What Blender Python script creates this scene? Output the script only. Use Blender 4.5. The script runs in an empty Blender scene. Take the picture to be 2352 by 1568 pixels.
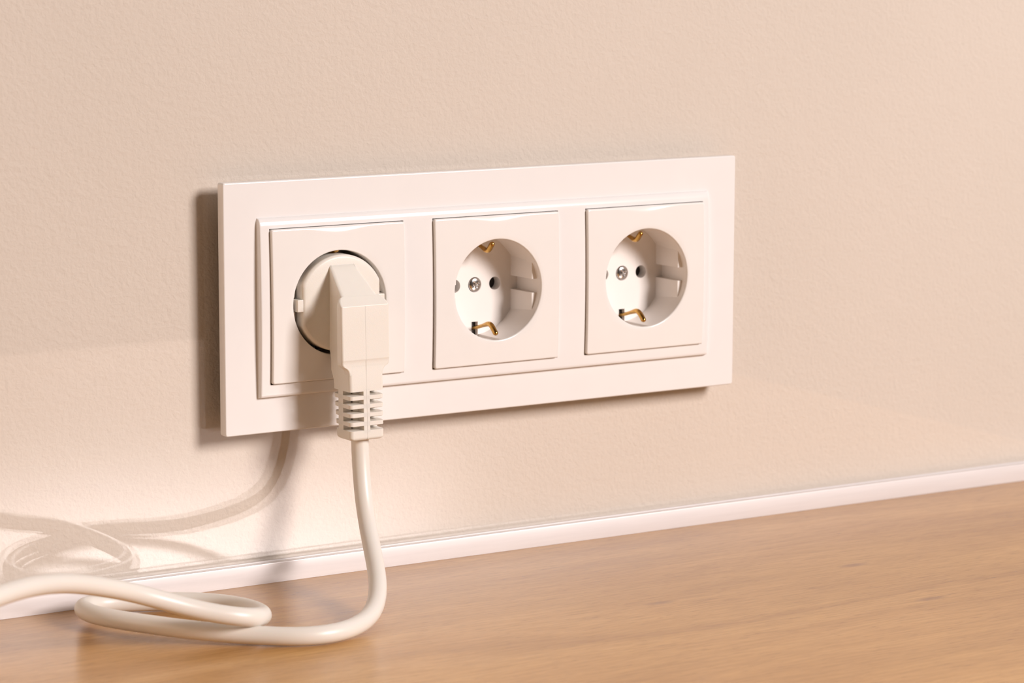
import bpy, bmesh, math, random
from mathutils import Vector, Matrix

SC = bpy.context.scene
COL = SC.collection
MM = 0.001
# All lengths below are millimetres: X along the wall, Y into the wall (glass face at 0), Z up.
# ZOFF lifts the scene so that the worktop surface lies at z = 0.
ZT = -106.87
ZOFF = -ZT


def W(x, y, z):
    return Vector((x * MM, y * MM, (z + ZOFF) * MM))


# ------------------------------------------------------------------ camera
cam_d = bpy.data.cameras.new('camera')
cam = bpy.data.objects.new('camera', cam_d)
COL.objects.link(cam)
RT = Vector((0.8469021239, -0.5317419878, 0.0026927718))
DN = Vector((-0.0775973820, -0.1285954763, -0.9886565884))
FW = Vector((0.5260564978, 0.8370864125, -0.1501695681))
CPOS = W(-602.797, -982.217, 153.304)
m = Matrix.Identity(4)
for i in range(3):
    m[i][0] = RT[i]
    m[i][1] = -DN[i]
    m[i][2] = -FW[i]
    m[i][3] = CPOS[i]
cam.matrix_world = m
cam_d.sensor_width = 36.0
cam_d.lens = 6721.12 / 2352 * 36.0
cam_d.clip_start = 0.01
cam_d.clip_end = 50
cam_d.dof.use_dof = True
cam_d.dof.focus_distance = (W(-62, -22, -10) - CPOS).dot(FW)
cam_d.dof.aperture_fstop = 16.0
SC.camera = cam

# ------------------------------------------------------------------ world, lights, exposure
world = bpy.data.worlds.new('world')
SC.world = world
world.use_nodes = True
bg = world.node_tree.nodes['Background']
bg.inputs['Color'].default_value = (1.0, 0.70, 0.50, 1)
bg.inputs['Strength'].default_value = 0.05


def area(name, pos, target, size, size_y, power, color):
    d = bpy.data.lights.new(name, 'AREA')
    d.shape = 'RECTANGLE'
    d.size = size
    d.size_y = size_y
    d.energy = power
    d.color = color
    o = bpy.data.objects.new(name, d)
    COL.objects.link(o)
    o.location = pos
    o.rotation_euler = (target - pos).to_track_quat('-Z', 'Y').to_euler()
    return o


area('softbox_key', W(1150, -2350, 1120), W(20, 0, 0), 0.72, 0.85, 99.0, (1.0, 0.92, 0.90))
area('softbox_fill', W(-1500, -230, 200), W(0, -10, 0), 0.9, 0.9, 7.0, (1.0, 0.76, 0.58))

SC.view_settings.view_transform = 'Standard'
SC.view_settings.look = 'None'
SC.view_settings.gamma = 1.0
SC.view_settings.use_curve_mapping = False
SC.view_settings.exposure = 0.0


# ------------------------------------------------------------------ materials
def srgb(r, g, b):
    f = lambda c: (c / 255 / 12.92) if c / 255 <= 0.04045 else ((c / 255 + 0.055) / 1.055) ** 2.4
    return (f(r), f(g), f(b), 1)


class NT:
    def __init__(self, name):
        self.m = bpy.data.materials.new(name)
        self.m.use_nodes = True
        self.t = self.m.node_tree
        self.b = self.t.nodes['Principled BSDF']
        self.out = self.t.nodes['Material Output']

    def n(self, typ, **kw):
        nd = self.t.nodes.new(typ)
        for k, v in kw.items():
            setattr(nd, k, v)
        return nd

    def l(self, a, b):
        self.t.links.new(a, b)

    def coords(self, scale=(1, 1, 1), rot=(0, 0, 0), loc=(0, 0, 0)):
        tc = self.n('ShaderNodeTexCoord')
        mp = self.n('ShaderNodeMapping')
        mp.inputs['Scale'].default_value = scale
        mp.inputs['Rotation'].default_value = rot
        mp.inputs['Location'].default_value = loc
        self.l(tc.outputs['Object'], mp.inputs['Vector'])
        return mp.outputs['Vector']

    def noise(self, vec, scale, detail=2, rough=0.5, dist=0.0):
        nd = self.n('ShaderNodeTexNoise')
        nd.inputs['Scale'].default_value = scale
        nd.inputs['Detail'].default_value = detail
        nd.inputs['Roughness'].default_value = rough
        nd.inputs['Distortion'].default_value = dist
        self.l(vec, nd.inputs['Vector'])
        return nd.outputs['Fac']

    def ramp(self, fac, stops):
        nd = self.n('ShaderNodeValToRGB')
        cr = nd.color_ramp
        while len(cr.elements) < len(stops):
            cr.elements.new(0.5)
        for e, (p, c) in zip(cr.elements, stops):
            e.position = p
            e.color = c
        self.l(fac, nd.inputs['Fac'])
        return nd.outputs['Color']

    def mix(self, fac, a, b, blend='MIX'):
        nd = self.n('ShaderNodeMix', data_type='RGBA', blend_type=blend)
        for key, v in ((0, fac), (6, a), (7, b)):
            s = nd.inputs[key]
            if isinstance(v, (int, float)):
                s.default_value = v
            elif isinstance(v, tuple):
                s.default_value = v
            else:
                self.l(v, s)
        return nd.outputs[2]

    def bump(self, h, strength, distance, normal=None):
        nd = self.n('ShaderNodeBump')
        nd.inputs['Strength'].default_value = strength
        nd.inputs['Distance'].default_value = distance
        self.l(h, nd.inputs['Height'])
        if normal is not None:
            self.l(normal, nd.inputs['Normal'])
        return nd.outputs['Normal']


def plastic(name, col, rough, coat=0.0, spec=0.5, sss=0.0, sss_scale=0.001, grain=0.0):
    k = NT(name)
    v = k.coords()
    n = k.noise(v, 90, 3)
    c = k.ramp(n, [(0.3, tuple(x * 0.985 for x in col[:3]) + (1,)), (0.7, col)])
    k.l(c, k.b.inputs['Base Color'])
    k.b.inputs['Roughness'].default_value = rough
    k.b.inputs['Specular IOR Level'].default_value = spec
    k.b.inputs['Coat Weight'].default_value = coat
    k.b.inputs['Coat Roughness'].default_value = 0.05
    if sss:
        k.b.inputs['Subsurface Weight'].default_value = sss
        k.b.inputs['Subsurface Radius'].default_value = (1.0, 0.55, 0.3)
        k.b.inputs['Subsurface Scale'].default_value = sss_scale
    if grain:
        g = k.noise(v, 2600, 2)
        k.l(k.bump(g, grain, 0.00012), k.b.inputs['Normal'])
    return k.m


M_FRAME = plastic('glossy_white_plastic', (0.80, 0.775, 0.76, 1), 0.13)
M_SOCKET = plastic('warm_white_plastic', (0.80, 0.77, 0.74, 1), 0.16)
M_CUP = plastic('matt_white_plastic', (0.83, 0.79, 0.755, 1), 0.42)
M_PLUG = plastic('cream_soft_plastic', (0.76, 0.72, 0.655, 1), 0.38, sss=0.12, sss_scale=0.0014, grain=0.25)
M_CABLE = plastic('cream_cable_sheath', (0.76, 0.72, 0.66, 1), 0.37, sss=0.15, sss_scale=0.0014)
M_DARK = plastic('dark_plastic_and_hole_shade', (0.02, 0.015, 0.012, 1), 0.6)  # dark plastic; also paints the shade deep in the pin holes


def metal(name, col, rough, scale=900, bump=0.15):
    k = NT(name)
    v = k.coords()
    n = k.noise(v, scale, 3)
    k.l(k.ramp(n, [(0.3, tuple(x * 0.8 for x in col[:3]) + (1,)), (0.7, col)]), k.b.inputs['Base Color'])
    k.b.inputs['Metallic'].default_value = 1.0
    k.b.inputs['Roughness'].default_value = rough
    k.l(k.bump(n, bump, 0.0001), k.b.inputs['Normal'])
    return k.m


M_BRASS = metal('brass', (0.62, 0.36, 0.10, 1), 0.22)
M_STEEL = metal('zinc_plated_steel', (0.78, 0.77, 0.76, 1), 0.16)


def trim_material():
    k = NT('satin_white_aluminium')
    v = k.coords(scale=(40, 900, 900))
    n = k.noise(v, 1.0, 3)
    k.l(k.ramp(n, [(0.3, (0.66, 0.62, 0.612, 1)), (0.7, (0.69, 0.65, 0.642, 1))]), k.b.inputs['Base Color'])
    k.b.inputs['Roughness'].default_value = 0.38
    k.b.inputs['Metallic'].default_value = 0.15
    k.l(k.bump(n, 0.05, 0.0001), k.b.inputs['Normal'])
    return k.m


M_TRIM = trim_material()


def wall_material():
    k = NT('beige_roller_paint')
    v = k.coords()
    a = k.noise(v, 520, 3, 0.55, 0.3)
    b = k.noise(v, 160, 2)
    c = k.noise(v, 7, 2)
    add = k.n('ShaderNodeMath', operation='MULTIPLY_ADD')
    k.l(b, add.inputs[0])
    add.inputs[1].default_value = 0.6
    k.l(a, add.inputs[2])
    k.l(k.ramp(c, [(0.35, (0.685, 0.605, 0.525, 1)), (0.65, (0.702, 0.620, 0.540, 1))]), k.b.inputs['Base Color'])
    k.b.inputs['Roughness'].default_value = 0.75
    k.b.inputs['Specular IOR Level'].default_value = 0.2
    k.l(k.bump(add.outputs[0], 0.34, 0.0010), k.b.inputs['Normal'])
    return k.m


M_WALL = wall_material()


def glass_material():
    """thin clear pane: each face lets light straight through and mirrors by Fresnel"""
    k = NT('clear_glass')
    lw = k.n('ShaderNodeLayerWeight')
    lw.inputs['Blend'].default_value = 0.5
    p = k.n('ShaderNodeMath', operation='POWER')
    k.l(lw.outputs['Facing'], p.inputs[0])
    p.inputs[1].default_value = 5.0
    f = k.n('ShaderNodeMath', operation='MULTIPLY_ADD')
    k.l(p.outputs[0], f.inputs[0])
    f.inputs[1].default_value = 0.955
    f.inputs[2].default_value = 0.045
    tr = k.n('ShaderNodeBsdfTransparent')
    gl = k.n('ShaderNodeBsdfGlossy')
    gl.inputs['Roughness'].default_value = 0.0
    mx = k.n('ShaderNodeMixShader')
    k.l(f.outputs[0], mx.inputs[0])
    k.l(tr.outputs[0], mx.inputs[1])
    k.l(gl.outputs[0], mx.inputs[2])
    k.l(mx.outputs[0], k.out.inputs['Surface'])
    return k.m


M_GLASS = glass_material()


def wood_material():
    k = NT('oak_laminate')
    warp = k.noise(k.coords(scale=(5.0, 16, 16)), 1.0, 2)
    base = k.coords(scale=(3.2, 46, 46))
    off = k.n('ShaderNodeVectorMath', operation='MULTIPLY_ADD')
    comb = k.n('ShaderNodeCombineXYZ')
    k.l(warp, comb.inputs[1])
    k.l(comb.outputs[0], off.inputs[0])
    off.inputs[1].default_value = (0, 3.2, 0)
    k.l(base, off.inputs[2])
    broad = k.noise(off.outputs[0], 1.0, 5, 0.6)
    c1 = k.ramp(broad, [(0.28, (0.480, 0.242, 0.074, 1)), (0.43, (0.580, 0.312, 0.098, 1)),
                        (0.56, (0.645, 0.356, 0.116, 1)), (0.72, (0.740, 0.434, 0.154, 1))])
    fine = k.noise(k.coords(scale=(60, 900, 900)), 1.0, 3, 0.6)
    c2 = k.mix(0.36, c1, k.ramp(fine, [(0.32, (0.45, 0.36, 0.30, 1)), (0.60, (1, 1, 1, 1))]), 'MULTIPLY')
    pores = k.noise(k.coords(scale=(170, 1700, 1700), loc=(3, 1, 0)), 1.0, 1, 0.4)
    c3 = k.mix(0.40, c2, k.ramp(pores, [(0.25, (0.34, 0.22, 0.15, 1)), (0.38, (1, 1, 1, 1))]), 'MULTIPLY')
    blot = k.noise(k.coords(scale=(7, 16, 16), loc=(1.7, 0.4, 0)), 1.0, 2)
    c4 = k.mix(0.45, c3, k.ramp(blot, [(0.32, (0.82, 0.74, 0.70, 1)), (0.6, (1, 1, 1, 1))]), 'MULTIPLY')
    vo = k.n('ShaderNodeTexVoronoi')
    vo.inputs['Scale'].default_value = 1.0
    k.l(k.coords(scale=(11, 34, 34), loc=(0.35, 0.6, 0.5)), vo.inputs['Vector'])
    knot = k.ramp(vo.outputs['Distance'], [(0.035, (1, 1, 1, 1)), (0.10, (0, 0, 0, 1))])
    sel = k.n('ShaderNodeSeparateColor')
    k.l(vo.outputs['Color'], sel.inputs[0])
    gt = k.n('ShaderNodeMath', operation='GREATER_THAN')
    k.l(sel.outputs[0], gt.inputs[0])
    gt.inputs[1].default_value = 0.45
    kf = k.n('ShaderNodeMath', operation='MULTIPLY')
    k.l(knot, kf.inputs[0])
    k.l(gt.outputs[0], kf.inputs[1])
    kf2 = k.n('ShaderNodeMath', operation='MULTIPLY')
    k.l(kf.outputs[0], kf2.inputs[0])
    kf2.inputs[1].default_value = 0.6
    c5 = k.mix(kf2.outputs[0], c4, (0.26, 0.12, 0.06, 1))
    k.l(c5, k.b.inputs['Base Color'])
    k.b.inputs['Roughness'].default_value = 0.26
    k.b.inputs['Specular IOR Level'].default_value = 0.5
    k.l(k.bump(fine, 0.09, 0.0004), k.b.inputs['Normal'])
    return k.m


M_WOOD = wood_material()


# ------------------------------------------------------------------ builders
def setp(o, **kw):
    for k_, v_ in kw.items():
        o[k_] = v_


def link_mesh(name, bm, mat, parent=None, angle=35, origin=(0, 0, 0), smooth=True, wn=False):
    """bm is in mm; parts of a thing are in its local mm, top-level meshes in scene mm"""
    bmesh.ops.recalc_face_normals(bm, faces=bm.faces[:])
    bmesh.ops.scale(bm, vec=(MM, MM, MM), verts=bm.verts[:])
    me = bpy.data.meshes.new(name)
    bm.to_mesh(me)
    bm.free()
    if smooth:
        me.shade_smooth()
        me.set_sharp_from_angle(angle=math.radians(angle))
    me.materials.append(mat)
    o = bpy.data.objects.new(name, me)
    COL.objects.link(o)
    if wn:
        md = o.modifiers.new('weighted_normals', 'WEIGHTED_NORMAL')
        md.keep_sharp = True
        md.weight = 90
    if parent is not None:
        o.parent = parent
    else:
        o.location = W(*origin)
    return o


def thing(name, loc, label, cat, group=None):
    o = bpy.data.objects.new(name, None)
    o.empty_display_size = 0.01
    COL.objects.link(o)
    o.location = W(*loc)
    setp(o, label=label, category=cat)
    if group:
        o['group'] = group
    return o


def loft(bm, rings, cap0=True, cap1=True):
    vs = [[bm.verts.new(p) for p in r] for r in rings]
    n = len(vs[0])
    for a, b in zip(vs, vs[1:]):
        for i in range(n):
            bm.faces.new((a[i], a[(i + 1) % n], b[(i + 1) % n], b[i]))
    if cap0:
        bm.faces.new(vs[0][::-1])
    if cap1:
        bm.faces.new(vs[-1])
    return vs


def tube(bm, pts, radii, seg=20, cap=True, squash=None):
    """sweep a circle along 3-D points (parallel transport)"""
    pts = [Vector(p) for p in pts]
    rings = []
    t0 = (pts[1] - pts[0]).normalized()
    nrm = t0.orthogonal().normalized()
    for i, p in enumerate(pts):
        a = pts[max(i - 1, 0)]
        b = pts[min(i + 1, len(pts) - 1)]
        t = (b - a).normalized()
        nrm = (nrm - t * nrm.dot(t)).normalized()
        bn = t.cross(nrm)
        r = radii[i] if isinstance(radii, (list, tuple)) else radii
        rings.append([p + (nrm * math.cos(2 * math.pi * k / seg) + bn * math.sin(2 * math.pi * k / seg)) * r
                      for k in range(seg)])
    loft(bm, rings, cap, cap)


def catmull(pts, step):
    pts = [Vector(p) for p in pts]
    P = [pts[0] * 2 - pts[1]] + pts + [pts[-1] * 2 - pts[-2]]
    out = []
    for i in range(1, len(P) - 2):
        p0, p1, p2, p3 = P[i - 1:i + 3]
        t0 = 0.0
        t1 = t0 + max((p1 - p0).length, 1e-6) ** 0.5
        t2 = t1 + max((p2 - p1).length, 1e-6) ** 0.5
        t3 = t2 + max((p3 - p2).length, 1e-6) ** 0.5
        n = max(2, int((p2 - p1).length / step))
        for k in range(n):
            t = t1 + (t2 - t1) * k / n
            a1 = p0 * ((t1 - t) / (t1 - t0)) + p1 * ((t - t0) / (t1 - t0))
            a2 = p1 * ((t2 - t) / (t2 - t1)) + p2 * ((t - t1) / (t2 - t1))
            a3 = p2 * ((t3 - t) / (t3 - t2)) + p3 * ((t - t2) / (t3 - t2))
            b1 = a1 * ((t2 - t) / (t2 - t0)) + a2 * ((t - t0) / (t2 - t0))
            b2 = a2 * ((t3 - t) / (t3 - t1)) + a3 * ((t - t1) / (t3 - t1))
            out.append(b1 * ((t2 - t) / (t2 - t1)) + b2 * ((t - t1) / (t2 - t1)))
    out.append(pts[-1])
    return out


def smooth_line(pts, it, keep=2):
    pts = [p.copy() for p in pts]
    for _ in range(it):
        q = [p.copy() for p in pts]
        for i in range(keep, len(pts) - keep):
            q[i] = pts[i] * 0.5 + (pts[i - 1] + pts[i + 1]) * 0.25
        pts = q
    return pts


def slab_with_hole(bm, x0, x1, z0, z1, y0, y1, hx, hz, through=True, yback=None):
    """box between y0 (front) and y1 (back) with a rectangular opening +-hx, +-hz"""
    def ring(a, b, c, d, y):
        return [bm.verts.new((a, y, c)), bm.verts.new((b, y, c)), bm.verts.new((b, y, d)), bm.verts.new((a, y, d))]
    of, inf = ring(x0, x1, z0, z1, y0), ring(-hx, hx, -hz, hz, y0)
    yb = y1 if through else yback
    inb = ring(-hx, hx, -hz, hz, yb)
    ob = ring(x0, x1, z0, z1, y1)
    for i in range(4):
        j = (i + 1) % 4
        bm.faces.new((of[i], of[j], inf[j], inf[i]))
        bm.faces.new((inf[i], inf[j], inb[j], inb[i]))
        bm.faces.new((of[j], of[i], ob[i], ob[j]))
        if through:
            bm.faces.new((inb[i], inb[j], ob[j], ob[i]))
    if not through:
        bm.faces.new(inb)
        bm.faces.new(ob)


def box(bm, x0, x1, y0, y1, z0, z1, bev=0.0, seg=3):
    geo = bmesh.ops.create_cube(bm, size=1.0)
    vs = geo['verts']
    bmesh.ops.scale(bm, vec=(x1 - x0, y1 - y0, z1 - z0), verts=vs)
    bmesh.ops.translate(bm, vec=((x0 + x1) / 2, (y0 + y1) / 2, (z0 + z1) / 2), verts=vs)
    if bev:
        es = {e for v in vs for e in v.link_edges}
        bmesh.ops.bevel(bm, geom=list(es), offset=bev, segments=seg, profile=0.5, affect='EDGES')


# ------------------------------------------------------------------ the setting
YG = 3.7          # back of the glass pane = painted wall surface
bm = bmesh.new()
slab_with_hole(bm, -1100, 1500, -160, 900, YG, 110, 106, 33, through=False, yback=70)
wall = link_mesh('wall_back', bm, M_WALL, smooth=False)
setp(wall, kind='structure')
bm = bmesh.new()
slab_with_hole(bm, -1100, 1500, ZT + 2.0, 900, 0.0, YG - 0.06, 106, 33)
pane = link_mesh('glass_pane', bm, M_GLASS, smooth=False)
pane.parent = wall
pane.matrix_parent_inverse = Matrix.Identity(4)
pane.location = (0, 0, 0)
setp(pane, label='clear glass pane covering the painted beige wall')

# room floor far below the worktop
bm = bmesh.new()
box(bm, -2500, 3000, -4000, 70, ZT - 960, ZT - 900)
fl = link_mesh('floor', bm, M_WALL, smooth=False)
setp(fl, kind='structure')

# aluminium edge profile between glass and worktop, with a grooved top
prof = [(-6.0, 0.0), (-6.0, 7.45), (-5.9, 7.68), (-5.65, 7.79), (-5.3, 7.79), (-5.2, 7.7), (-5.1, 7.35),
        (-1.2, 7.35), (-1.15, 7.62), (-1.05, 7.7), (-0.2, 7.7), (-0.05, 7.6), (-0.05, 0.0)]
bm = bmesh.new()
loft(bm, [[(x, y, ZT + z) for y, z in prof] for x in (-1090, 352)])
trim = link_mesh('trim_1', bm, M_TRIM, angle=30)
setp(trim, kind='structure')

bm = bmesh.new()
box(bm, -1090, 352, -571, 0, ZT - 38, ZT - 0.02, 1.5, 3)
top = link_mesh('worktop', bm, M_WOOD, angle=30)
setp(top, label='oak-look wooden worktop running along the foot of the beige wall', category='worktop')

# ------------------------------------------------------------------ cover frame
YF = -8.7
YI = -12.43
ZI = 0.47
HX, HZ = 28.77, 29.36
frame = thing('socket_frame', (0, 0, 0),
              'wide glossy white triple cover frame on the beige wall, holding all three sockets', 'socket frame')


def rrect(hx, hz, r, y, seg=5, cx=0.0, cz=0.0):
    pts = []
    for (sx, sz, a0) in ((1, 1, 0), (-1, 1, 90), (-1, -1, 180), (1, -1, 270)):
        for k in range(seg + 1):
            a = math.radians(a0 + 90 * k / seg)
            pts.append((cx + sx * (hx - r) + r * math.cos(a), y, cz + sz * (hz - r) + r * math.sin(a)))
    return pts


FWD, FHT = 118.02, 47.91
bm = bmesh.new()
rings = [rrect(104.5, 34.5, 1.0, YF + 2.5), rrect(104.2, 34.2, 1.0, YF)]
rings = [rrect(102.6, 32.6, 1.0, -4.2), rrect(102.6, 32.6, 1.0, YF),
         rrect(FWD - 0.55, FHT - 0.55, 0.6, YF), rrect(FWD - 0.2, FHT - 0.2, 0.8, YF + 0.12),
         rrect(FWD, FHT, 1.0, YF + 0.5), rrect(FWD, FHT, 1.0, -4.5), rrect(FWD - 0.3, FHT - 0.3, 0.8, -4.2)]
loft(bm, rings + [rings[0]], False, False)
bmesh.ops.remove_doubles(bm, verts=bm.verts[:], dist=1e-5)
link_mesh('cover_plate', bm, M_FRAME, frame, angle=50, wn=True)

# carrier behind the plate, standing on the glass
bm = bmesh.new()
slab_with_hole(bm, -110.5, 110.5, -40.5, 40.5, -4.2, -0.02, 105.5, 32.6)
link_mesh('carrier', bm, M_DARK, frame, smooth=False)


def arch(z):
    return 0.7 * (1 - (z / 29.36) ** 2)


# raised bezel with three windows (a height field with walls)
BX, BZ = 104.0, 34.0


def bezel_y(x, z):
    y = YI + 1.45 - arch(z)
    d = BZ - abs(z)
    ed, eh = (3.4, 1.7) if z > 0 else (1.2, 0.6)
    if d < ed:
        y += eh * (1 - math.sqrt(max(0.0, 1 - ((ed - d) / ed) ** 2)))
    d = BX - abs(x)
    r = 0.5 if x < 0 else 1.6
    if d < r:
        y += r * (1 - math.sqrt(max(0.0, 1 - ((r - d) / r) ** 2)))
    return min(y, YF - 0.3)


def linspace(a, b, n):
    return [a + (b - a) * i / (n - 1) for i in range(n)]


GAP = 0.25
WX, WZ = HX + GAP, HZ + GAP
xs = [-BX, -BX + 0.05, -BX + 0.15, -BX + 0.3, -BX + 0.5, -BX + 0.8, -BX + 1.5]
for c in (-71, 0, 71):
    xs += linspace(c - WX, c + WX, 9)
xs += [BX - 1.8, BX - 1.3, BX - 0.8, BX - 0.5, BX - 0.3, BX - 0.15, BX - 0.05, BX]
zs_top = [BZ - t for t in (0, 0.03, 0.1, 0.2, 0.35, 0.55, 0.8, 1.1, 1.4, 1.8, 2.2, 2.7, 3.2, 3.6)]
zs = [-z for z in zs_top] + linspace(ZI - WZ, ZI + WZ, 25) + zs_top[::-1]
xs = sorted(set(round(v, 4) for v in xs))
zs = sorted(set(round(v, 4) for v in zs))
bm = bmesh.new()
gv = {}


def gvert(i, j):
    if (i, j) not in gv:
        gv[(i, j)] = bm.verts.new((xs[i], bezel_y(xs[i], zs[j]), zs[j]))
    return gv[(i, j)]


for i in range(len(xs) - 1):
    for j in range(len(zs) - 1):
        mx_, mz_ = (xs[i] + xs[i + 1]) / 2, (zs[j] + zs[j + 1]) / 2
        if any(abs(mx_ - c) < WX and abs(mz_ - ZI) < WZ for c in (-71, 0, 71)):
            continue
        bm.faces.new((gvert(i, j), gvert(i + 1, j), gvert(i + 1, j + 1), gvert(i, j + 1)))
bnd = [e for e in bm.edges if len(e.link_faces) == 1]
ex = bmesh.ops.extrude_edge_only(bm, edges=bnd)
for g in ex['geom']:
    if isinstance(g, bmesh.types.BMVert):
        outer = abs(abs(g.co.x) - BX) < 1e-3 or abs(abs(g.co.z) - BZ) < 1e-3
        g.co.y = YF + 0.05 if outer else YF
        if outer:
            g.co.x *= 1.003
            g.co.z *= 1.006
link_mesh('raised_bezel', bm, M_FRAME, frame, angle=40, wn=True)


# ------------------------------------------------------------------ sockets
R0 = 20.02
NA = 160


def rect_ray(a, hx, hz, r=0.9):
    c, s = math.cos(a), math.sin(a)
    t = min(hx / abs(c) if abs(c) > 1e-9 else 1e9, hz / abs(s) if abs(s) > 1e-9 else 1e9)
    x, z = c * t, s * t
    # round the corner
    cx, cz = hx - r, hz - r
    if abs(x) > cx and abs(z) > cz:
        # intersect ray with the corner circle
        ux, uz = abs(c), abs(s)
        bq = ux * cx + uz * cz
        cq = cx * cx + cz * cz - r * r
        t = bq + math.sqrt(max(0.0, bq * bq - cq))
        x, z = c * t, s * t
    return x, z


def face_y(x, z):
    y = -arch(z)
    d = HZ - z
    w = 0.6 + 2.3 * math.exp(-(x / 10.0) ** 2)
    if d < w:
        y += 0.26 * w * ((w - d) / w) ** 2
    return y


def face_mesh():
    bm = bmesh.new()
    base = [2 * math.pi * k / NA for k in range(NA)]
    ca = math.atan2(HZ, HX)
    extra = []
    for q in (ca, math.pi - ca, math.pi + ca, 2 * math.pi - ca):
        extra += [q + d for d in (-0.03, -0.02, -0.012, -0.006, 0, 0.006, 0.012, 0.02, 0.03)]
    ang = sorted(set(round(a % (2 * math.pi), 5) for a in base + extra))
    rings = []
    # lip of the round hole
    for r, dy in ((R0, 1.2), (R0, 0.55), (R0 + 0.06, 0.28), (R0 + 0.2, 0.1), (R0 + 0.45, 0.0)):
        rings.append([(r * math.cos(a), face_y(r * math.cos(a), r * math.sin(a)) + dy, r * math.sin(a)) for a in ang])
    for s in (0.15, 0.3, 0.45, 0.58, 0.68, 0.76, 0.82, 0.87, 0.91, 0.95, 0.98):
        ring = []
        for a in ang:
            bx, bz = rect_ray(a, HX - 0.5, HZ - 0.5)
            x = (R0 + 0.45) * math.cos(a) * (1 - s) + bx * s
            z = (R0 + 0.45) * math.sin(a) * (1 - s) + bz * s
            ring.append((x, face_y(x, z), z))
        rings.append(ring)
    for e, dy in ((0.5, 0), (0.3, 0.05), (0.12, 0.2), (0.02, 0.42), (0.0, 0.6), (0.0, 3.5)):
        ring = []
        for a in ang:
            x, z = rect_ray(a, HX - e, HZ - e)
            ring.append((x, face_y(x, z) + dy, z))
        rings.append(ring)
    loft(bm, rings, False, False)
    return bm


DEPTH = 17.5
RIBX = 17.6      # guide-rib flats at their front ...
RIBB = 16.85     # ... and, drafted, at the floor
RIBY = 2.75
SLOT = 2.75
CHX = 1.75      # half width of the earth-clip channels
CHZ = 20.9


def outline_front():
    """circle with a small channel at top and bottom; ccw list of (x, z)"""
    a0 = math.asin(CHX / R0)
    pts = []
    n = 40
    for k in range(n + 1):      # right side from bottom to top
        a = -math.pi / 2 + a0 + (math.pi - 2 * a0) * k / n
        pts.append((R0 * math.cos(a), R0 * math.sin(a)))
    pts += [(CHX, CHZ), (-CHX, CHZ)]
    for k in range(n + 1):
        a = math.pi / 2 + a0 + (math.pi - 2 * a0) * k / n
        pts.append((R0 * math.cos(a), R0 * math.sin(a)))
    pts += [(-CHX, -CHZ), (CHX, -CHZ)]
    return pts


def outline_back(ribx):
    a0 = math.asin(CHX / R0)
    ar = math.acos(ribx / R0)
    zr = R0 * math.sin(ar)
    pts = []
    n = 16
    arc = lambda s, e: [(R0 * math.cos(s + (e - s) * k / n), R0 * math.sin(s + (e - s) * k / n)) for k in range(n + 1)]
    asl = math.asin(SLOT / R0)
    arc6 = lambda s, e: [(R0 * math.cos(s + (e - s) * k / 6), R0 * math.sin(s + (e - s) * k / 6)) for k in range(7)]
    pts += arc(-math.pi / 2 + a0, -ar)
    pts += [(ribx, -SLOT)] + arc6(-asl, asl) + [(ribx, SLOT)]
    pts += arc(ar, math.pi / 2 - a0)
    pts += [(CHX, CHZ), (-CHX, CHZ)]
    pts += arc(math.pi / 2 + a0, math.pi - ar)
    pts += [(-ribx, SLOT)] + arc6(math.pi - asl, math.pi + asl) + [(-ribx, -SLOT)]
    pts += arc(math.pi + ar, math.pi * 1.5 - a0)
    pts += [(-CHX, -CHZ), (CHX, -CHZ)]
    return pts


def strip(bm, pts, ys0, ys1, steps=1):
    rows = []
    for s in range(steps + 1):
        rows.append([bm.verts.new((x, ys0(x, z) + (ys1 - ys0(x, z)) * s / steps, z)) for x, z in pts])
    n = len(pts)
    for a, b in zip(rows, rows[1:]):
        for i in range(n):
            bm.faces.new((a[i], a[(i + 1) % n], b[(i + 1) % n], b[i]))


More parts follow.
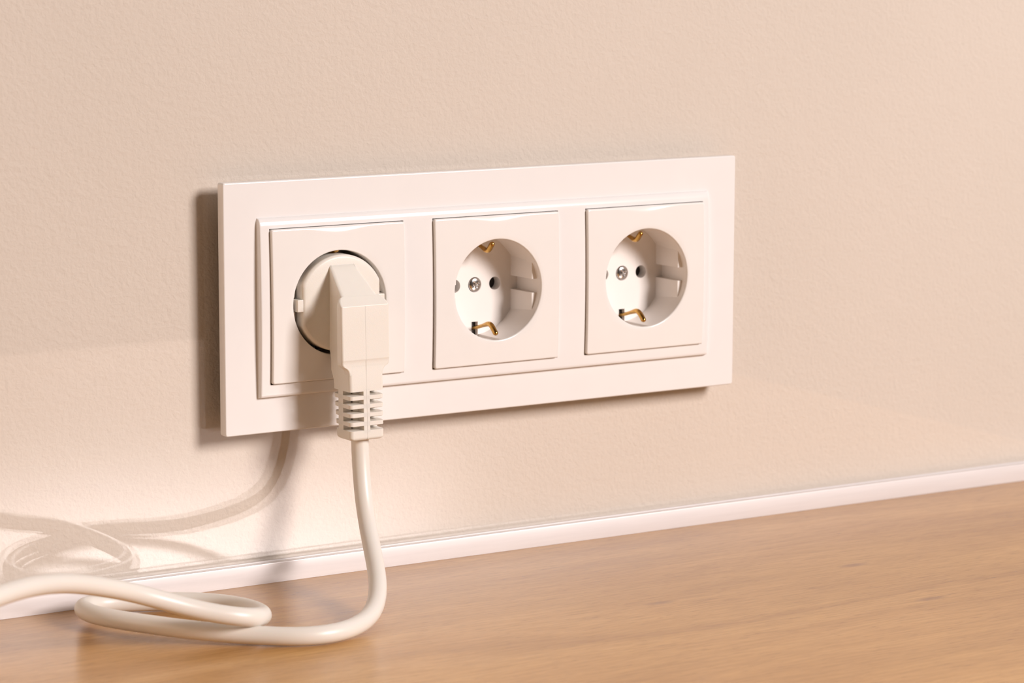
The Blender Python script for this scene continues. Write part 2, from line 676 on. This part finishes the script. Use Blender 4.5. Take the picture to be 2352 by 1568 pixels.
def cup_mesh():
    bm = bmesh.new()
    of, ob = outline_front(), outline_back(RIBB)
    strip(bm, of, lambda x, z: face_y(x, z) + (0.9 if abs(z) < 20.0 or abs(x) > CHX + 0.01 else 1.6), RIBY)
    of2 = outline_back(RIBX)
    fr = [bm.verts.new((x, RIBY, z)) for x, z in of2]
    bk = [bm.verts.new((x, DEPTH, z)) for x, z in ob]
    for i in range(len(ob)):
        j = (i + 1) % len(ob)
        bm.faces.new((fr[i], fr[j], bk[j], bk[i]))
    # front faces of the four guide ribs
    ar = math.acos(RIBX / R0)
    a1 = math.asin(SLOT / R0)
    for sx in (1, -1):
        for sz in (1, -1):
            pts = [(sx * R0 * math.cos(a1 + (ar - a1) * k / 12), sz * R0 * math.sin(a1 + (ar - a1) * k / 12)) for k in range(13)]
            pts.append((sx * RIBX, sz * SLOT))
            bm.faces.new([bm.verts.new((x, RIBY, z)) for x, z in pts])
    # floor with pin holes, screw recess and clip slots
    loops = [ob]
    circ = lambda cx, r, n=28: [(cx + r * math.cos(2 * math.pi * k / n), r * math.sin(2 * math.pi * k / n)) for k in range(n)]
    holes = [(circ(-9.4, 2.65), 4.5), (circ(9.4, 2.65), 4.5), (circ(0, 3.05), 1.4)]
    for s in (1, -1):
        holes.append(([(-1.45, s * 14.9), (1.45, s * 14.9), (1.45, s * 20.4), (-1.45, s * 20.4)], 2.0))
    edges = []
    for lp in [ob] + [h[0] for h in holes]:
        vv = [bm.verts.new((x, DEPTH, z)) for x, z in lp]
        for i in range(len(vv)):
            edges.append(bm.edges.new((vv[i], vv[(i + 1) % len(vv)])))
    bmesh.ops.triangle_fill(bm, use_beauty=True, use_dissolve=False, edges=edges)
    for lp, dp in holes:
        strip(bm, lp, lambda x, z: DEPTH, DEPTH + dp)
        if dp == 1.4:
            bm.faces.new([bm.verts.new((x, DEPTH + dp, z)) for x, z in lp])
    bmesh.ops.remove_doubles(bm, verts=bm.verts[:], dist=1e-4)
    return bm


def backing_mesh(kind, cx=0.0, s=1):
    bm = bmesh.new()
    if kind == 'pin':       # near-black cap: the unlit depth of the pin hole, painted dark
        box(bm, cx - 3.3, cx + 3.3, DEPTH + 4.5, DEPTH + 9, -3.3, 3.3, 0.4, 2)
    else:
        box(bm, -2.0, 2.0, DEPTH + 2.0, DEPTH + 8, min(s * 14.3, s * 20.9), max(s * 14.3, s * 20.9), 0.3, 2)
    return bm


def screw_mesh():
    bm = bmesh.new()
    r = 2.8
    rings = []
    n = 72
    rot = math.radians(24)
    radii = [0.12, 0.25, 0.4, 0.55, 0.7, 0.85, 1.0, 1.15, 1.3, 1.45, 1.6, 1.75, 1.9, 2.1, 2.3, 2.5, 2.65, 2.74, 2.8]
    for rr in radii:
        ring = []
        for k in range(n):
            a = 2 * math.pi * k / n
            x, z = rr * math.cos(a), rr * math.sin(a)
            u, v = x * math.cos(rot) + z * math.sin(rot), -x * math.sin(rot) + z * math.cos(rot)
            dome = -0.85 * math.sqrt(max(0.0, 1 - (rr / (r * 1.02)) ** 2)) ** 0.8
            wid = 0.42
            inside = 0.0
            for p, q in ((u, v), (v, u)):
                if abs(p) < 1.95:
                    e = max(0.0, min(1.0, (wid - abs(q)) / 0.16 + 0.5))
                    f = max(0.0, min(1.0, (1.85 - abs(p)) / 0.3))
                    inside = max(inside, e * f * (1.0 - 0.35 * abs(p) / 1.85))
            core = max(0.0, min(1.0, (0.95 - rr) / 0.3))
            inside = max(inside, core)
            ring.append((x, DEPTH + 0.05 + dome + 0.95 * inside, z))
        rings.append(ring)
    rings.append([(r * math.cos(2 * math.pi * k / n), DEPTH + 1.2, r * math.sin(2 * math.pi * k / n)) for k in range(n)])
    loft(bm, rings, True, True)
    return bm


def clip_mesh(s, pressed=False):
    bm = bmesh.new()
    if pressed:
        pts = [(0, 19.4, s * 19.2), (0, 14, s * 19.0), (0, 8, s * 18.9), (0, 5.5, s * 19.0), (0, 3.2, s * 19.7), (0, 2.2, s * 20.0)]
    elif s < 0:
        pts = [(0, 19.6, -17.8), (0, 14.2, -16.5), (0, 8.2, -14.75), (0, 6.2, -14.3), (0, 4.9, -14.75), (0, 3.2, -16.1), (0, 1.7, -17.45)]
    else:
        pts = [(0, 19.6, 17.6), (0, 14.2, 16.3), (0, 9.6, 14.9), (0, 8.0, 14.6), (0, 6.8, 15.0), (0, 5.6, 16.3), (0, 4.4, 17.6)]
    line = smooth_line(catmull(pts, 0.35), 9)
    n = len(line)
    rad = []
    for i in range(n):
        f = i / (n - 1)
        r = 0.74 + 0.28 * max(0.0, min(1.0, (f - 0.45) / 0.2))
        rad.append(r)
    # round the free end
    tail = (line[-1] - line[-2]).normalized()
    r = rad[-1]
    for k in range(1, 7):
        a = k / 6 * math.pi / 2
        line.append(line[n - 1] + tail * (r * math.sin(a)))
        rad.append(max(r * math.cos(a), 0.04))
    tube(bm, line, rad, 16)
    # strip-like: wider across X
    for v in bm.verts:
        v.co.x *= 1.1
    return bm


def make_socket(cx, label, pressed, screws=True):
    t = thing('wall_socket', (cx, YI, ZI), label, 'socket', 'earthed wall sockets in the triple frame')
    link_mesh('face_plate', face_mesh(), M_SOCKET, t, angle=45)
    cup = link_mesh('recess_cup', cup_mesh(), M_CUP, t, angle=30)
    for s in (-9.4, 9.4):
        link_mesh('pin_hole_cap', backing_mesh('pin', s), M_DARK, cup)
    if not pressed:
        link_mesh('screw', screw_mesh(), M_STEEL, cup, angle=28)['label'] = 'silver cross-head screw in the middle of the socket floor'
    for s in (-1, 1):
        link_mesh('clip_holder', backing_mesh('clip', 0, s), M_DARK, cup)
        link_mesh('earth_clip', clip_mesh(s, pressed), M_BRASS, cup)['label'] = 'bent brass earth clip'
    return t


s1 = make_socket(-71, 'left white socket of the frame, filled by the cream plug', True)
s2 = make_socket(0, 'middle empty white socket, next to the plugged-in one', False)
s3 = s2.copy()
COL.objects.link(s3)
s3.location = W(71, YI, ZI)
s3['label'] = 'right empty white socket, farthest from the cream plug'
for ch in list(s2.children):
    c = ch.copy()
    COL.objects.link(c)
    c.parent = s3
    for sub in list(ch.children):
        d = sub.copy()
        COL.objects.link(d)
        d.parent = c

# ------------------------------------------------------------------ plug with its cord
# local frame: origin on the face of the left socket; q = distance out of the face (towards the room)
cord = thing('power_cord', (-71, YI, ZI), 'cream angled power plug in the left socket with its looped cable on the worktop', 'power cord')


def section(z, qb, qf, wb, wf, rf=1.1, rb=1.2, seg=5):
    """rounded trapezoid at height z; ccw from the front right corner; local y = -q"""
    cs = [(wf, qf, rf, 1, 1), (-wf, qf, rf, -1, 1), (-wb, qb, rb, -1, -1), (wb, qb, rb, 1, -1)]
    a0 = (0, 90, 180, 270)
    pts = []
    for (x, q, r, sx, sq), st in zip(cs, a0):
        r = min(r, abs(qf - qb) * 0.45)
        for k in range(seg + 1):
            a = math.radians(st + 90 * k / seg)
            pts.append((x - sx * r + r * math.cos(a), -(q - sq * r + r * math.sin(a)), z))
    return pts


def plug_disc():
    """round plug face with two flats and guide tabs, domed front"""
    bm = bmesh.new()
    n = 144
    def rad(a, r, flat):
        c = abs(math.cos(a))
        return min(r, flat / c) if c > 1e-6 else r
    rings = []
    prof = [(0.0, 2.62), (0.25, 2.6), (0.5, 2.54), (0.72, 2.44), (0.86, 2.33)]
    R = 18.6
    for f, q in prof[1:]:
        rings.append([(rad(a, R * f, 16.8 * f) * math.cos(a), -q, rad(a, R * f, 16.8 * f) * math.sin(a)) for a in [2 * math.pi * k / n for k in range(n)]])
    for e, q in ((1.2, 2.2), (0.85, 2.1), (0.45, 1.85), (0.15, 1.4), (0.0, 0.8), (0.0, -15.0)):
        rings.append([(rad(a, R - e, 16.8 - e) * math.cos(a), -q, rad(a, R - e, 16.8 - e) * math.sin(a)) for a in [2 * math.pi * k / n for k in range(n)]])
    loft(bm, rings, True, True)
    for s in (-1, 1):
        x0, x1 = sorted((s * 16.0, s * 18.9))
        box(bm, x0, x1, -1.7, 14, -2.35, 2.35, 0.3, 3)
    return bm




def slope(z):
    return 19.8 - 1.285 * (z - 1.2)


def lerp_tab(tab, z):
    """tab sorted by descending z: (z, values...)"""
    for a, b in zip(tab, tab[1:]):
        if a[0] >= z >= b[0]:
            f = (a[0] - z) / (a[0] - b[0])
            return [p + (q - p) * f for p, q in zip(a[1:], b[1:])]
    return list(tab[-1][1:])


body_tab = [  # z, q_back, q_front, half width back, half width front
    (14.75, 0.8, 2.45, 5.6, 5.45), (13.0, 0.8, slope(13.0), 5.6, 5.8), (9.0, 0.8, slope(9.0), 5.6, 6.7), (4.7, 0.8, slope(4.7), 5.6, 7.6),
    (3.6, 0.8, slope(3.6), 5.6, 7.4), (1.6, 0.8, slope(1.6), 5.6, 7.2), (1.2, 0.8, 19.75, 5.6, 7.2), (0.6, 0.8, 19.9, 5.6, 7.2),
    (-10.0, 0.8, 20.1, 5.6, 7.2), (-16.8, 0.9, 20.3, 5.7, 7.2), (-18.5, 2.0, 20.35, 5.9, 7.25), (-20.5, 3.2, 20.4, 6.3, 7.3),
    (-24.6, 5.0, 20.75, 7.1, 7.35), (-27.8, 7.2, 20.95, 7.3, 7.35), (-29.5, 7.5, 21.05, 7.3, 7.35), (-31.2, 7.6, 21.1, 7.3, 7.35)]
bm = bmesh.new()
loft(bm, [section(t[0], t[1], t[2], t[3], t[4], rf=1.3, rb=1.6) for t in body_tab])
plug = link_mesh('plug_body', bm, M_PLUG, cord, angle=48, wn=True)
link_mesh('plug_disc', plug_disc(), M_PLUG, plug, angle=40, wn=True)

# grip block standing wider than the body
grip_tab = [(4.55, 16.0, 16.2, 7.6), (4.1, 15.9, slope(3.6), 8.7), (3.3, 15.8, slope(2.9), 9.6), (2.3, 15.8, slope(2.1) + 0.1, 10.05), (1.35, 15.8, 19.95, 10.25),
            (1.0, 15.8, 20.2, 10.3), (-5, 15.8, 20.3, 10.3), (-18.9, 15.9, 20.75, 10.3), (-19.3, 15.9, 20.72, 10.3), (-19.8, 15.9, 20.45, 10.3),
            (-20.8, 15.9, 20.5, 10.2), (-21.6, 15.9, 20.5, 9.75), (-22.0, 15.9, 20.5, 9.0), (-22.4, 15.9, 20.55, 8.4),
            (-23.1, 16.0, 20.6, 7.8), (-24.2, 16.0, 20.7, 7.42), (-25.0, 16.0, 20.7, 7.3)]
bm = bmesh.new()
loft(bm, [section(t[0], t[1], t[2], t[3], t[3], rf=0.75, rb=1.2) for t in grip_tab])
link_mesh('grip_block', bm, M_PLUG, plug, angle=40, wn=True)

# mould seam down the middle
bm = bmesh.new()
seam = [(1.0, 20.22), (-5, 20.31), (-18.9, 20.77), (-19.3, 20.74), (-19.9, 20.55), (-24.6, 20.79), (-31.2, 21.12), (-49.4, 21.62)]
loft(bm, [[(-0.16, -q + 0.3, z), (-0.1, -q - 0.035, z), (0.1, -q - 0.035, z), (0.16, -q + 0.3, z)] for z, q in seam])
link_mesh('mould_seam', bm, M_PLUG, plug)


# strain relief: four fins and an end collar on four ribs
def sr_box(z0, z1, bev_bottom=0.0):
    f = (-31.2 - z0) / 18.6
    g = (-31.2 - z1) / 18.6
    rings = []
    lev = [(z0, 0.0, 0.25), (z0 - 0.18, 0.0, 0.0)]
    if bev_bottom:
        for k in range(6):
            a = math.radians(90 * k / 5)
            lev.append((z1 + bev_bottom * (1 - math.sin(a)), 0, bev_bottom * (1 - math.cos(a))))
    else:
        lev += [(z1 + 0.18, 0, 0.0), (z1, 0, 0.25)]
    for z, _, e in lev:
        h = (-31.2 - z) / 18.6
        qb, qf = 7.7 + 2.2 * h, 21.1 + 0.5 * h
        rings.append(section(z, qb + e, qf - e, 7.35 - e, 7.35 - e, rf=1.5, rb=1.6))
    return rings


bm = bmesh.new()
slots = [-31.95, -35.25, -38.55, -41.85, -45.2]
GH = 0.76
for a, b in zip(slots, slots[1:]):
    loft(bm, sr_box(a - GH, b + GH))
loft(bm, sr_box(slots[-1] - GH, -49.9, 1.3))
za, zb = -30.5, -47.0


def rib(x0, x1, q0, q1, dq=0.0):
    loft(bm, [[(x0, -(q0 + dq * f), z), (x1, -(q0 + dq * f), z), (x1, -(q1 + dq * f), z), (x0, -(q1 + dq * f), z)]
              for z, f in ((za, 0.0), (zb, 1.0))])


rib(-1.5, 1.15, 17.0, 21.08, 0.42)
rib(-7.32, -4.0, 12.0, 15.6, 0.2)
rib(4.0, 7.32, 12.0, 15.6, 0.2)
rib(-1.4, 1.4, 7.9, 14.0, 2.0)
link_mesh('strain_relief', bm, M_PLUG, cord, angle=40, wn=True)

# metal pins inside the socket
for s in (-9.4, 9.4):
    bm = bmesh.new()
    tube(bm, [(s, 14.5, 0), (s, 16, 0), (s, 19, 0), (s, 21.3, 0), (s, 21.9, 0)], [2.2, 2.2, 2.2, 2.2, 1.6], 20)
    link_mesh('pin', bm, M_STEEL, plug)['label'] = 'steel plug pin'

cable_pts = [(-70.8, -27.2, -29.5), (-70.8, -27.2, -40), (-70.76, -27.2, -48.74), (-70.83, -27.6, -53.71), (-71.38, -29.5, -63.42), (-72.36, -33.5, -74.39), (-74.55, -41.0, -83.68),
             (-79.11, -53.0, -90.84), (-85.0, -66.0, -96.2), (-91.3, -76.4, -100.3), (-101.7, -88.13, -102.87), (-114.51, -96.76, -103.47),
             (-126.23, -99.0, -103.47), (-136.21, -95.03, -103.47), (-144.65, -88.16, -103.37), (-154.74, -81.12, -102.77),
             (-165.4, -71.75, -101.97), (-174.96, -59.89, -101.37), (-183.41, -45.27, -101.17), (-186.7, -33.75, -101.27),
             (-184.72, -23.12, -101.67), (-178.18, -17.2, -102.27), (-169.37, -18.04, -103.07), (-160.52, -21.0, -103.47),
             (-151.18, -24.3, -103.47), (-142.69, -29.0, -103.47), (-135.87, -36.9, -103.37), (-132.01, -49.87, -102.67),
             (-134.48, -67.82, -100.67), (-141.08, -82.6, -98.27), (-147.42, -88.6, -96.57), (-153.95, -88.8, -95.4),
             (-160.4, -85.6, -94.2), (-168.0, -82.9, -92.0), (-178.0, -81.0, -88.3), (-191.0, -81.0, -83.4), (-206.57, -88.56, -77.87),
             (-224.28, -102.12, -71.87), (-242.54, -118.14, -67.37), (-260.27, -134.1, -64.87), (-280.33, -151.87, -63.87),
             (-301.58, -167.25, -65.87), (-335, -185, -75), (-375, -198, -90), (-415, -203, -101), (-450, -204, -103.4), (-520, -200, -103.47), (-700, -190, -103.47)]
bm = bmesh.new()
line = smooth_line(catmull(cable_pts, 1.5), 30)
line = [Vector((p.x + 71, p.y - YI, max(p.z, ZT + 3.36) - ZI)) for p in line]
tube(bm, line, 3.36, 28)
link_mesh('cable', bm, M_CABLE, cord, angle=60)
